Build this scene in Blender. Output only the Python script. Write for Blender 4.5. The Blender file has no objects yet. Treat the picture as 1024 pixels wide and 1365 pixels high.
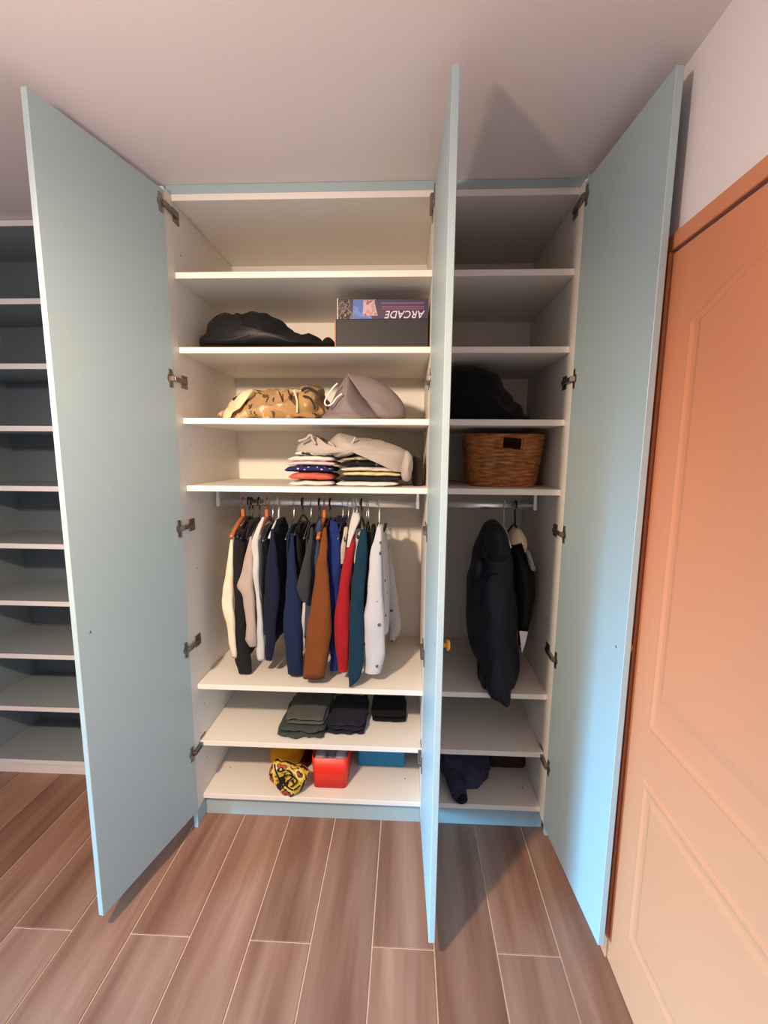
import bpy, bmesh, math, random
from mathutils import Vector, Matrix, noise
random.seed(7)
S = bpy.context.scene
COL = S.collection

# ------------------------------------------------------------------ camera
CX, CY, CZ = 0.87889, -1.91375, 1.56662
PITCH, YAW, ROLL, FPX, PPX, PPY = -0.15984, -0.04734, 0.00826, 664.638, 510.322, 714.078
_cy, _sy, _cp, _sp = math.cos(YAW), math.sin(YAW), math.cos(PITCH), math.sin(PITCH)
FWD = Vector((_sy*_cp, _cy*_cp, _sp)); _r = Vector((_cy, -_sy, 0)); _u = _r.cross(FWD)
RGT = _r*math.cos(ROLL) + _u*math.sin(ROLL); UPV = -_r*math.sin(ROLL) + _u*math.cos(ROLL)
CAM = Vector((CX, CY, CZ))
cd = bpy.data.cameras.new('camera'); cam = bpy.data.objects.new('camera', cd); COL.objects.link(cam)
cd.sensor_fit = 'VERTICAL'; cd.sensor_height = 36.0; cd.lens = FPX*36.0/1365.0
cd.shift_x = (512-PPX)/1365.0; cd.shift_y = (PPY-682.5)/1365.0
cd.clip_start = 0.02; cd.clip_end = 50
M = Matrix((RGT, UPV, -FWD)).transposed().to_4x4(); M.translation = CAM
cam.matrix_world = M
S.camera = cam

# ------------------------------------------------------------------ world, lights, exposure
W = bpy.data.worlds.new('sky'); S.world = W; W.use_nodes = True
W.node_tree.nodes['Background'].inputs[0].default_value = (0.55, 0.75, 1.0, 1)
W.node_tree.nodes['Background'].inputs[1].default_value = 0.35
S.view_settings.view_transform = 'Standard'; S.view_settings.look = 'None'
S.view_settings.gamma = 1.0; S.view_settings.use_curve_mapping = False
S.view_settings.exposure = 0.2
LAMP = Vector((0.04, -1.77, 2.09))
WIN = dict(y0=-2.85, y1=-1.75, z0=0.05, z1=2.15, zb=1.25)   # unseen window in left wall; blind down to zb added to keep daylight low
XL, XR, YB, YF, ZC = -2.5, 1.545, 0.65, -3.4, 2.515      # room extents
wl = bpy.data.lights.new('daylight', 'AREA'); wl.shape = 'RECTANGLE'; wl.size = 1.0; wl.size_y = 1.15
wl.energy = 96; wl.color = (0.24, 0.63, 1.0); wl.spread = math.radians(64)
wo = bpy.data.objects.new('daylight', wl); COL.objects.link(wo)
wo.location = (XL+0.02, (WIN['y0']+WIN['y1'])/2, (WIN['z0']+WIN['zb'])/2)
WT, WA = math.radians(-18), math.radians(11)
wdir = Vector((math.cos(WT)*math.cos(WA), math.cos(WT)*math.sin(WA), math.sin(WT)))
wo.rotation_euler = wdir.to_track_quat('-Z', 'Y').to_euler()
# ceiling spotlight turned towards the wardrobe, with its faint spill
ll = bpy.data.lights.new('ceiling_spot', 'SPOT'); ll.energy = 150; ll.color = (1.0, 0.76, 0.53); ll.shadow_soft_size = 0.05
ll.spot_size = math.radians(96); ll.spot_blend = 0.85
lo = bpy.data.objects.new('ceiling_spot', ll); COL.objects.link(lo); lo.location = LAMP
lo.rotation_euler = (Vector((0.48, 0.0, 1.0))-LAMP).to_track_quat('-Z', 'Y').to_euler()
l2 = bpy.data.lights.new('ceiling_bulb', 'POINT'); l2.energy = 46; l2.color = (1.0, 0.79, 0.68); l2.shadow_soft_size = 0.06
lo2 = bpy.data.objects.new('ceiling_bulb', l2); COL.objects.link(lo2); lo2.location = LAMP

# ------------------------------------------------------------------ pixel -> place helpers
def ray(px, py): return FWD + RGT*((px-PPX)/FPX) - UPV*((py-PPY)/FPX)
def ony(px, py, Y): d = ray(px, py); return CAM + d*((Y-CY)/d.y)
def onz(px, py, Z): d = ray(px, py); return CAM + d*((Z-CZ)/d.z)
def onx(px, py, X): d = ray(px, py); return CAM + d*((X-CX)/d.x)

# ------------------------------------------------------------------ materials
def lin(c): c = c/255.0; return c/12.92 if c <= 0.04045 else ((c+0.055)/1.055)**2.4
def rgb(r, g, b): return (lin(r), lin(g), lin(b), 1)
MATS = {}
def mat(name, col, rough=0.6, var=0.0, scale=20, bump=0.0, bscale=200, metal=0.0, coat=0.0, spec=0.5, sheen=0.0):
    if name in MATS: return MATS[name]
    m = bpy.data.materials.new(name); m.use_nodes = True; nt = m.node_tree; b = nt.nodes['Principled BSDF']
    b.inputs['Base Color'].default_value = col; b.inputs['Roughness'].default_value = rough
    b.inputs['Metallic'].default_value = metal; b.inputs['Specular IOR Level'].default_value = spec
    b.inputs['Coat Weight'].default_value = coat; b.inputs['Sheen Weight'].default_value = sheen
    tc = nt.nodes.new('ShaderNodeTexCoord')
    if var > 0:
        n = nt.nodes.new('ShaderNodeTexNoise'); n.inputs['Scale'].default_value = scale; n.inputs['Detail'].default_value = 5
        nt.links.new(tc.outputs['Object'], n.inputs['Vector'])
        mx = nt.nodes.new('ShaderNodeMix'); mx.data_type = 'RGBA'
        mx.inputs[6].default_value = tuple(min(1, c*(1-var)) for c in col[:3])+(1,)
        mx.inputs[7].default_value = tuple(min(1, c*(1+var)) for c in col[:3])+(1,)
        nt.links.new(n.outputs['Fac'], mx.inputs[0]); nt.links.new(mx.outputs[2], b.inputs['Base Color'])
    if bump > 0:
        n2 = nt.nodes.new('ShaderNodeTexNoise'); n2.inputs['Scale'].default_value = bscale; n2.inputs['Detail'].default_value = 3
        nt.links.new(tc.outputs['Object'], n2.inputs['Vector'])
        bp = nt.nodes.new('ShaderNodeBump'); bp.inputs['Strength'].default_value = bump; bp.inputs['Distance'].default_value = 0.002
        nt.links.new(n2.outputs['Fac'], bp.inputs['Height']); nt.links.new(bp.outputs[0], b.inputs['Normal'])
    MATS[name] = m
    return m
def fab(name, r, g, b, var=0.12): return mat(name, rgb(r, g, b), 0.9, var, 18, 0.35, 260, spec=0.15, sheen=0.05)

def pattern_mat(name, base, cols, scale, rough=0.9, thresh=(0.0, 0.4, 0.6), noise_d=3.0, stretch=(1, 1, 1)):
    m = bpy.data.materials.new(name); m.use_nodes = True; nt = m.node_tree; b = nt.nodes['Principled BSDF']
    b.inputs['Roughness'].default_value = rough; b.inputs['Specular IOR Level'].default_value = 0.2
    tc = nt.nodes.new('ShaderNodeTexCoord'); mp = nt.nodes.new('ShaderNodeMapping'); mp.inputs['Scale'].default_value = stretch
    n = nt.nodes.new('ShaderNodeTexNoise'); n.inputs['Scale'].default_value = scale; n.inputs['Detail'].default_value = noise_d
    nt.links.new(tc.outputs['Object'], mp.inputs[0]); nt.links.new(mp.outputs[0], n.inputs['Vector'])
    r = nt.nodes.new('ShaderNodeValToRGB'); r.color_ramp.interpolation = 'CONSTANT'
    r.color_ramp.elements[0].position = 0; r.color_ramp.elements[0].color = base
    r.color_ramp.elements[1].position = thresh[1]; r.color_ramp.elements[1].color = cols[0]
    for i, c in enumerate(cols[1:]):
        e = r.color_ramp.elements.new(thresh[2+i] if 2+i < len(thresh) else thresh[1]+0.07*(i+1)); e.color = c
    nt.links.new(n.outputs['Fac'], r.inputs[0]); nt.links.new(r.outputs[0], b.inputs['Base Color'])
    MATS[name] = m
    return m
def spots_mat(name, base, spot, scale, size=0.22, rough=0.9):
    m = bpy.data.materials.new(name); m.use_nodes = True; nt = m.node_tree; b = nt.nodes['Principled BSDF']
    b.inputs['Roughness'].default_value = rough; b.inputs['Specular IOR Level'].default_value = 0.2
    tc = nt.nodes.new('ShaderNodeTexCoord'); v = nt.nodes.new('ShaderNodeTexVoronoi'); v.inputs['Scale'].default_value = scale
    nt.links.new(tc.outputs['Object'], v.inputs['Vector'])
    r = nt.nodes.new('ShaderNodeValToRGB'); r.color_ramp.elements[0].position = size; r.color_ramp.elements[0].color = spot
    r.color_ramp.elements[1].position = size+0.04; r.color_ramp.elements[1].color = base
    nt.links.new(v.outputs['Distance'], r.inputs[0]); nt.links.new(r.outputs[0], b.inputs['Base Color'])
    MATS[name] = m
    return m

def wood_tile_mat():
    m = bpy.data.materials.new('wood_look_tile'); m.use_nodes = True; nt = m.node_tree; b = nt.nodes['Principled BSDF']
    L = nt.links
    tc = nt.nodes.new('ShaderNodeTexCoord'); oi = nt.nodes.new('ShaderNodeObjectInfo')
    sc = nt.nodes.new('ShaderNodeVectorMath'); sc.operation = 'SCALE'; sc.inputs[0].default_value = (13.1, 7.7, 3.3); L.new(oi.outputs['Random'], sc.inputs['Scale'])
    ad = nt.nodes.new('ShaderNodeVectorMath'); ad.operation = 'ADD'; L.new(tc.outputs['Object'], ad.inputs[0]); L.new(sc.outputs[0], ad.inputs[1])
    def nz(scale, stretch, det):
        mp = nt.nodes.new('ShaderNodeMapping'); mp.inputs['Scale'].default_value = stretch
        n = nt.nodes.new('ShaderNodeTexNoise'); n.inputs['Scale'].default_value = scale; n.inputs['Detail'].default_value = det
        L.new(ad.outputs[0], mp.inputs[0]); L.new(mp.outputs[0], n.inputs['Vector']); return n
    broad = nz(1.0, (11, 0.8, 1), 4); fine = nz(1.0, (45, 2.2, 1), 5)
    r1 = nt.nodes.new('ShaderNodeValToRGB'); e = r1.color_ramp.elements
    e[0].position = 0.30; e[0].color = rgb(116, 78, 61); e[1].position = 0.72; e[1].color = rgb(166, 131, 112)
    k = e.new(0.5); k.color = rgb(144, 107, 89)
    L.new(broad.outputs['Fac'], r1.inputs[0])
    r2 = nt.nodes.new('ShaderNodeValToRGB'); e = r2.color_ramp.elements
    e[0].position = 0.35; e[0].color = (0.80, 0.74, 0.70, 1); e[1].position = 0.65; e[1].color = (1.05, 1.04, 1.03, 1)
    L.new(fine.outputs['Fac'], r2.inputs[0])
    mx = nt.nodes.new('ShaderNodeMix'); mx.data_type = 'RGBA'; mx.blend_type = 'MULTIPLY'; mx.inputs[0].default_value = 0.4
    L.new(r1.outputs[0], mx.inputs[6]); L.new(r2.outputs[0], mx.inputs[7])
    hs = nt.nodes.new('ShaderNodeHueSaturation')
    mr = nt.nodes.new('ShaderNodeMapRange'); mr.inputs['To Min'].default_value = 0.86; mr.inputs['To Max'].default_value = 1.1
    L.new(oi.outputs['Random'], mr.inputs[0]); L.new(mr.outputs[0], hs.inputs['Value']); L.new(mx.outputs[2], hs.inputs['Color'])
    L.new(hs.outputs[0], b.inputs['Base Color'])
    b.inputs['Roughness'].default_value = 0.42; b.inputs['Specular IOR Level'].default_value = 0.4
    bp = nt.nodes.new('ShaderNodeBump'); bp.inputs['Strength'].default_value = 0.08; bp.inputs['Distance'].default_value = 0.002
    L.new(fine.outputs['Fac'], bp.inputs['Height']); L.new(bp.outputs[0], b.inputs['Normal'])
    MATS['wood_look_tile'] = m
    return m
def wicker_mat():
    m = bpy.data.materials.new('wicker'); m.use_nodes = True; nt = m.node_tree; b = nt.nodes['Principled BSDF']; L = nt.links
    tc = nt.nodes.new('ShaderNodeTexCoord'); mp = nt.nodes.new('ShaderNodeMapping'); mp.inputs['Scale'].default_value = (25, 25, 110)
    n = nt.nodes.new('ShaderNodeTexNoise'); n.inputs['Scale'].default_value = 1; n.inputs['Detail'].default_value = 4
    L.new(tc.outputs['Object'], mp.inputs[0]); L.new(mp.outputs[0], n.inputs['Vector'])
    r = nt.nodes.new('ShaderNodeValToRGB'); e = r.color_ramp.elements
    e[0].position = 0.3; e[0].color = rgb(110, 62, 26); e[1].position = 0.7; e[1].color = rgb(196, 128, 68)
    L.new(n.outputs['Fac'], r.inputs[0]); L.new(r.outputs[0], b.inputs['Base Color']); b.inputs['Roughness'].default_value = 0.65
    MATS['wicker'] = m
    return m

CARC = mat('white_melamine', rgb(232, 226, 216), 0.5, 0.015, 6, 0.03, 400)
DOORP = mat('sage_blue_door_lacquer', rgb(164, 183, 187), 0.42, 0.01, 5, 0.10, 500)
WALL = mat('white_wall_paint', rgb(232, 224, 222), 0.85, 0.012, 4, 0.15, 350)
CEIL = mat('ceiling_paint', rgb(236, 224, 220), 0.9, 0.015, 3, 0.12, 300)
PEACH = mat('peach_door_paint', rgb(212, 138, 99), 0.38, 0.015, 4, 0.05, 300)
GROUT = mat('pale_grout', rgb(226, 208, 194), 0.9, 0.05, 60)
TILE = wood_tile_mat()
CHROME = mat('chrome', (0.95, 0.95, 0.96, 1), 0.3, metal=1.0)
STEEL = mat('nickel_hinge', (0.30, 0.27, 0.25, 1), 0.35, metal=1.0)
YEL = mat('amber_knob', rgb(240, 160, 20), 0.28, coat=0.5)
BLACKPL = mat('black_plastic', rgb(26, 24, 26), 0.4)
WHITEPL = mat('white_plastic', rgb(230, 228, 226), 0.4)
WIRE = mat('wire_metal', (0.6, 0.6, 0.62, 1), 0.25, metal=1.0)
WOODH = mat('orange_hanger_wood', rgb(186, 104, 58), 0.5, 0.15, 40)
SCREW = mat('screw_metal', (0.35, 0.35, 0.36, 1), 0.4, metal=1.0)

# ------------------------------------------------------------------ mesh helpers
def link(name, me, m, parent=None, smooth=False):
    o = bpy.data.objects.new(name, me); COL.objects.link(o)
    if m is not None and not me.materials: me.materials.append(m)
    if smooth:
        for p in me.polygons: p.use_smooth = True
    if parent is not None:
        o.parent = parent
        if parent.type == 'EMPTY': o.location = -parent.location
    return o
def mesh(name, v, f, m, parent=None, smooth=True):
    me = bpy.data.meshes.new(name); me.from_pydata([tuple(p) for p in v], [], f); me.update()
    bm = bmesh.new(); bm.from_mesh(me); bmesh.ops.recalc_face_normals(bm, faces=bm.faces); bm.to_mesh(me); bm.free()
    return link(name, me, m, parent, smooth)
def frombm(name, bm, m, parent=None, smooth=False):
    bmesh.ops.recalc_face_normals(bm, faces=bm.faces)
    me = bpy.data.meshes.new(name); bm.to_mesh(me); bm.free()
    return link(name, me, m, parent, smooth)
def bm_box(bm, x0, x1, y0, y1, z0, z1, bev=0.0012, T=None):
    r = bmesh.ops.create_cube(bm, size=1.0); vs = r['verts']
    for v in vs: v.co = Vector((x0+(v.co.x+.5)*(x1-x0), y0+(v.co.y+.5)*(y1-y0), z0+(v.co.z+.5)*(z1-z0)))
    if bev > 0:
        es = list({e for v in vs for e in v.link_edges})
        rr = bmesh.ops.bevel(bm, geom=es, offset=bev, segments=1, affect='EDGES', profile=0.5)
        vs = list({v for f in rr['faces'] for v in f.verts} | {v for v in vs if v.is_valid})
    if T is not None:
        for v in vs: v.co = T @ v.co
def box(name, x0, x1, y0, y1, z0, z1, m, parent=None, bev=0.0012, T=None):
    bm = bmesh.new(); bm_box(bm, x0, x1, y0, y1, z0, z1, bev, T); return frombm(name, bm, m, parent)
def thing(name, label, cat, loc=(0, 0, 0), group=None):
    o = bpy.data.objects.new(name, None); COL.objects.link(o); o.location = loc; o.empty_display_size = 0.05
    return tag(o, label, cat, group)
def tag(o, label, cat, group=None, kind=None):
    o['label'] = label; o['category'] = cat
    if group: o['group'] = group
    if kind: o['kind'] = kind
    return o
def struct(o, label, cat): return tag(o, label, cat, kind='structure')
def tube(pts, rad, n=8, cap=True):
    """tube along a list of points; rad a number or a list"""
    V, F = [], []; pts = [Vector(p) for p in pts]; ref = Vector((1, 0.01, 0.02)).normalized()
    for i, p in enumerate(pts):
        t = (pts[min(i+1, len(pts)-1)]-pts[max(i-1, 0)]).normalized()
        a = t.cross(ref)
        if a.length < 0.05: a = t.cross(Vector((0, 0, 1)))
        a.normalize(); b = t.cross(a)
        r = rad[i] if isinstance(rad, (list, tuple)) else rad
        for k in range(n):
            th = 2*math.pi*k/n; V.append(p+a*(r*math.cos(th))+b*(r*math.sin(th)))
    for i in range(len(pts)-1):
        for k in range(n):
            F.append((i*n+k, i*n+(k+1) % n, (i+1)*n+(k+1) % n, (i+1)*n+k))
    if cap: F.append(tuple(range(n-1, -1, -1))); F.append(tuple((len(pts)-1)*n+k for k in range(n)))
    return V, F
def join(*vf):
    V, F = [], []
    for v, f in vf:
        o = len(V); V += list(v); F += [tuple(i+o for i in q) for q in f]
    return V, F
def lathe(prof, axis_o, axis_d, n=20):
    """profile [(r, h)] about an axis"""
    d = Vector(axis_d).normalized(); a = d.cross(Vector((0.3, 0.2, 1))).normalized(); b = d.cross(a); V, F = [], []
    for r, h in prof:
        for k in range(n):
            th = 2*math.pi*k/n; V.append(Vector(axis_o)+d*h+a*(r*math.cos(th))+b*(r*math.sin(th)))
    for i in range(len(prof)-1):
        for k in range(n): F.append((i*n+k, i*n+(k+1) % n, (i+1)*n+(k+1) % n, (i+1)*n+k))
    F.append(tuple(range(n))); F.append(tuple((len(prof)-1)*n+k for k in range(n)))
    return V, F
def crom(P, n):
    """Catmull-Rom resample of a list of tuples"""
    P = [tuple(p) for p in P]; Q = [P[0]]+P+[P[-1]]; out = []
    segs = len(P)-1
    for i in range(n):
        u = i/(n-1)*segs; s = min(int(u), segs-1); t = u-s
        a, b, c, d = Q[s], Q[s+1], Q[s+2], Q[s+3]
        out.append(tuple(0.5*((2*b[j])+(-a[j]+c[j])*t+(2*a[j]-5*b[j]+4*c[j]-d[j])*t*t+(-a[j]+3*b[j]-3*c[j]+d[j])*t**3) for j in range(len(b))))
    return out
def nz(p, s, seed=0.0): return noise.noise(Vector((p[0]*s+seed*3.1, p[1]*s+seed*1.7, p[2]*s-seed*2.3)))

# ------------------------------------------------------------------ room shell
GX0, TW, TL, GAP = -0.01025, 0.2, 1.2, 0.0045
fl = box('floor', XL, XR, YF, YB, -0.06, -0.004, GROUT, None, 0)
struct(fl, 'floor of brown wood-look tiles with pale grout lines', 'floor')
bm = bmesh.new(); bm_box(bm, GAP/2, TW-GAP/2, GAP/2, TL-GAP/2, -0.004, 0.0, 0.0011)
tile_full = bpy.data.meshes.new('tile'); bmesh.ops.recalc_face_normals(bm, faces=bm.faces); bm.to_mesh(tile_full); bm.free(); tile_full.materials.append(TILE)
k0 = math.floor((XL-GX0)/TW); k1 = math.floor((XR-GX0)/TW)
for k in range(k0, k1+1):
    x0 = GX0+k*TW; ph = -0.5377 if k % 2 == 0 else 0.2623
    j = math.floor((YF-ph)/TL)
    while True:
        y0 = ph+j*TL; j += 1
        if y0 >= YB-0.01: break
        xa, xb, ya, yb = max(x0, XL), min(x0+TW, XR), max(y0, YF), min(y0+TL, YB)
        if xb-xa < 0.02 or yb-ya < 0.02: continue
        if xb-xa > TW-1e-6 and yb-ya > TL-1e-6: me = tile_full
        else:
            bm = bmesh.new(); bm_box(bm, xa-x0+GAP/2, xb-x0-GAP/2, ya-y0+GAP/2, yb-y0-GAP/2, -0.004, 0.0, 0.0011)
            me = bpy.data.meshes.new('tile_cut'); bmesh.ops.recalc_face_normals(bm, faces=bm.faces); bm.to_mesh(me); bm.free(); me.materials.append(TILE)
        o = bpy.data.objects.new('tile', me); COL.objects.link(o); o.parent = fl; o.location = (x0, y0, 0)
struct(box('ceiling', XL-0.1, XR+0.1, YF-0.1, YB+0.1, ZC, ZC+0.1, CEIL, None, 0), 'plain matt off-white ceiling', 'ceiling')
struct(box('wall_back', XL-0.1, XR+0.1, YB, YB+0.1, -0.06, ZC, WALL, None, 0), 'white wall behind the wardrobe and shelving', 'wall')
struct(box('wall_front', XL-0.1, XR+0.1, YF-0.1, YF, -0.06, ZC, WALL, None, 0), 'white wall behind the camera', 'wall')
DY0, DY1, DZ = -1.335, -0.535, 2.07     # doorway to the right
bm = bmesh.new()
for y0, y1, z0, z1 in ((YF, DY0-0.01, -0.06, ZC), (DY1+0.01, YB, -0.06, ZC), (DY0-0.01, DY1+0.01, DZ+0.02, ZC)):
    bm_box(bm, XR, XR+0.1, y0, y1, z0, z1, 0)
struct(frombm('wall_right', bm, WALL), 'white painted wall above the peach door', 'wall')
bm = bmesh.new()
for y0, y1, z0, z1 in ((YF, WIN['y0'], -0.06, ZC), (WIN['y1'], YB, -0.06, ZC), (WIN['y0'], WIN['y1'], -0.06, WIN['z0']), (WIN['y0'], WIN['y1'], WIN['z1'], ZC)):
    bm_box(bm, XL-0.1, XL, y0, y1, z0, z1, 0)
struct(frombm('wall_left', bm, WALL), 'white wall with the window', 'wall')
bm = bmesh.new(); a, b, c, d = WIN['y0'], WIN['y1'], WIN['z0'], WIN['z1']
for y0, y1, z0, z1 in ((a, a+.05, c, d), (b-.05, b, c, d), (a+.05, b-.05, c, c+.05), (a+.05, b-.05, d-.05, d)): bm_box(bm, XL-.08, XL-.03, y0, y1, z0, z1, .002)
wn = struct(frombm('window_1', bm, WHITEPL), 'white framed window in the side wall', 'window')
box('mullion', XL-.08, XL-.03, (a+b)/2-.03, (a+b)/2+.03, c+.05, d-.05, WHITEPL, wn, .002)
box('added_blind', XL-.025, XL-.02, a, b, WIN['zb'], d, mat('blind_cloth', rgb(214, 208, 200), .9), wn, .001)  # unseen blind, added so the cool light stays near the floor

# interior door in the right wall
XD = 1.535
bm = bmesh.new(); bm_box(bm, XD, XD+0.04, DY0, DY1, 0.004, DZ, 0.002)
dr = struct(frombm('door_1', bm, PEACH), 'peach painted panel door with arched upper panel in the right wall', 'door')
def frame_strip(outline, w, h, x):
    """moulding that follows a closed outline in (y, z); rises h towards the room"""
    n = len(outline); cyy = sum(p[0] for p in outline)/n; czz = sum(p[1] for p in outline)/n; V, F = [], []
    prof = [(0.0, 0.0), (0.2, 0.9), (0.45, 1.0), (0.75, 0.35), (1.0, 0.0)]
    for i in range(n):
        p0, p1, p2 = (Vector(outline[(i+k) % n]) for k in (-1, 0, 1))
        t1 = (p1-p0).normalized(); t2 = (p2-p1).normalized()
        n1 = Vector((-t1.y, t1.x)); n2 = Vector((-t2.y, t2.x)); mv = (n1+n2); mv /= max(0.3, mv.dot(n1))
        if mv.dot(Vector((cyy, czz))-p1) < 0: mv = -mv
        for a_, h_ in prof: q_ = p1+mv*(w*a_); V.append((x-h*h_+0.0005, q_.x, q_.y))
    m_ = len(prof)
    for i in range(n):
        for k in range(m_-1): F.append((i*m_+k, i*m_+k+1, ((i+1) % n)*m_+k+1, ((i+1) % n)*m_+k))
    return V, F
up = [(-1.225, 0.85), (-0.645, 0.85), (-0.645, 1.888)]
for i in range(1, 12):
    u = i/12.0; up.append((-0.645-u*0.58, 1.888+0.075*math.sin(math.pi*u)**1.3))
up.append((-1.225, 1.888))
lw = [(-1.225, 0.20), (-0.645, 0.20), (-0.645, 0.706), (-1.225, 0.706)]
for ol in (up, lw):
    V, F = frame_strip(ol, 0.030, 0.004, XD); mesh('panel_moulding', V, F, PEACH, dr, False)
    cyy = sum(p[0] for p in ol)/len(ol); czz = sum(p[1] for p in ol)/len(ol)
    n = len(ol); V, F = [], []
    for s, xx in ((0.80, XD-0.0035), (0.87, XD+0.0005)):
        for p in ol: V.append((xx, cyy+(p[0]-cyy)*s, czz+(p[1]-czz)*(s if n == 4 else s*0.5+0.47)))
    F.append(tuple(range(n))); F += [(i, (i+1) % n, n+(i+1) % n, n+i) for i in range(n)]
    mesh('raised_panel', V, F, PEACH, dr, False)
bm = bmesh.new()
bm_box(bm, XD-0.006, XR+0.001, DY1+0.003, DY1+0.048, 0.0, DZ+0.0069, 0.002); bm_box(bm, XD-0.006, XR+0.001, DY0-0.048, DY0-0.003, 0.0, DZ+0.0069, 0.002)
bm_box(bm, XD-0.006, XR+0.001, DY0-0.048, DY1+0.048, DZ+0.007, DZ+0.047, 0.002)
struct(frombm('trim_1', bm, PEACH), 'peach architrave framing the panel door', 'trim')

# ------------------------------------------------------------------ wardrobe carcasses
TH = 0.022
ZS = [2.482, 2.2216, 1.960, 1.7017, 1.4438, 0.6184, 0.3634, 0.1150]
YBACK, YFR = 0.632, -0.055
def carcass(name, label, x0, x1):
    w = thing(name, label, 'wardrobe', ((x0+x1)/2, 0.3, 0))
    for xs in (x0, x1-0.018):
        box('side_panel', xs, xs+0.018, YFR, YBACK, 0.0795, 2.4825, CARC, w)
        box('plinth_return', xs, xs+0.018, YFR-0.006 if xs < 0.01 else 0.0265, YBACK, 0.0, 0.079, DOORP, w)
    box('back_panel', x0+0.018, x1-0.018, YBACK-0.006, YBACK+0.002, 0.09, 2.46, CARC, w, 0)
    for i, z in enumerate(ZS):
        box('top_panel' if i == 0 else 'shelf', x0+0.0182, x1-0.0182, 0.0, YBACK-0.0065, z-TH, z, CARC, w)
    box('plinth', x0+0.018, x1-0.018, 0.0265, 0.044, 0.0, ZS[-1]-TH-0.0005, DOORP, w)
    # clothes rail: oval chrome bar on two hangers under the shelf
    n = 16; V, F = [], []
    for xx in (x0+0.045, x1-0.045):
        for k in range(n): th = 2*math.pi*k/n; V.append((xx, 0.25+0.0075*math.cos(th), 1.357+0.015*math.sin(th)))
    F = [(k, (k+1) % n, n+(k+1) % n, n+k) for k in range(n)]+[tuple(range(n)), tuple(n+k for k in range(n))]
    r = mesh('clothes_rail', V, F, CHROME, w)
    for xx in (x0+0.048, x1-0.048):
        bm = bmesh.new(); bm_box(bm, xx-0.006, xx+0.006, 0.24, 0.26, 1.374, ZS[4]-TH-0.0002, .001); bm_box(bm, xx-0.008, xx+0.008, 0.239, 0.261, 1.338, 1.376, .002)
        frombm('rail_bracket', bm, WHITEPL if xx < x0+0.1 else CHROME, r)
    for zz in (2.30, 1.86, 1.60, 1.10, 0.80, 0.50, 0.25):      # shelf-pin holes in the side panels
        for xs in (x0+0.0181, x1-0.0181):
            V, F = lathe([(0.003, -0.0004), (0.003, 0.0004)], (xs, 0.06, zz), (1, 0, 0), 8); mesh('pin_hole', V, F, BLACKPL, w, False)
    return w
XP = 0.975
wideW = carcass('wardrobe', 'wide double-door white wardrobe with eight shelf boards and a row of clothes', 0.0, XP)
narW = carcass('wardrobe', 'narrow single-door white wardrobe holding a wicker basket and dark jackets', XP, 1.4766)
struct(box('trim_2', -0.0, 1.4766, 0.004, 0.022, 2.483, ZC-0.0005, DOORP), 'sage filler strip between wardrobe tops and ceiling', 'trim')
struct(box('trim_3', 1.4774, XR-0.0005, -0.02, 0.0, 0.0, ZC-0.0005, DOORP), 'sage filler strip between wardrobe and right wall', 'trim')

# doors: p = inner-face hinge corner, f = inner-face free corner (plan), side = +1 when the outer face lies towards +x
ZD0, ZD1, DT = 0.08, 2.468, 0.019
HZ = (2.42, 1.836, 1.285, 0.80, 0.35)
def door(parent, p, f, side, hx, knobmat):
    p = Vector((p[0], p[1], 0)); f = Vector((f[0], f[1], 0)); d = (f-p).normalized(); n = Vector((d.y, -d.x, 0))
    if n.x*side < 0: n = -n
    L = (f-p).length
    T = Matrix((( d.x, n.x, 0, p.x), (d.y, n.y, 0, p.y), (0, 0, 1, 0), (0, 0, 0, 1)))
    dd = box('door', 0, L, 0, DT, ZD0, ZD1, DOORP, parent, 0.0014, T)
    for hz in HZ:
        V, F = lathe([(0.017, -0.001), (0.017, 0.003), (0.012, 0.004)], T @ Vector((0.022, 0, hz)), -n, 14)
        bm = bmesh.new()
        bm_box(bm, 0.013, 0.031, -0.0035, 0.0005, hz-0.032, hz+0.032, 0.001, T)
        bm_box(bm, 0.006, 0.020, -0.013, -0.002, hz-0.009, hz+0.009, 0.001, T)
        a0 = T @ Vector((0.012, -0.010, 0)); e0 = Vector((hx+(0.006 if side < 0 else -0.006), 0.035, 0)); ad = (e0-a0).normalized(); an = Vector((-ad.y, ad.x, 0)); al = (e0-a0).length
        A = Matrix(((ad.x, an.x, 0, a0.x), (ad.y, an.y, 0, a0.y), (0, 0, 1, 0), (0, 0, 0, 1)))
        bm_box(bm, -0.002, al, -0.006, 0.006, hz-0.008, hz+0.008, 0.002, A)
        bm_box(bm, hx-0.002, hx+0.002, 0.005, 0.055, hz-0.024, hz+0.024, 0.001)
        vs = [bm.verts.new(v) for v in V]
        for q_ in F: bm.faces.new([vs[i] for i in q_])
        frombm('hinge', bm, STEEL, dd)
    kz = 1.03; kp = T @ Vector((L-0.045, DT, kz))
    V, F = lathe([(0.008, -0.001), (0.007, 0.008), (0.0085, 0.012), (0.015, 0.014), (0.0165, 0.018), (0.014, 0.0225), (0.006, 0.024)], kp, n, 18)
    mesh('knob', V, F, knobmat, dd)
    V, F = lathe([(0.004, -0.0002), (0.004, 0.001), (0.0025, 0.0016)], T @ Vector((L-0.045, 0, kz)), -n, 10); mesh('screw', V, F, SCREW, dd)
    return dd
door(wideW, (0.021, -0.058), (-0.084, -0.556), -1, 0.0195, YEL)
door(wideW, (0.956, -0.075), (0.9685, -0.588), 1, XP-0.0195, YEL)
door(narW, (1.4565, -0.060), (1.4895, -0.566), 1, 1.4571, YEL)

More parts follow.
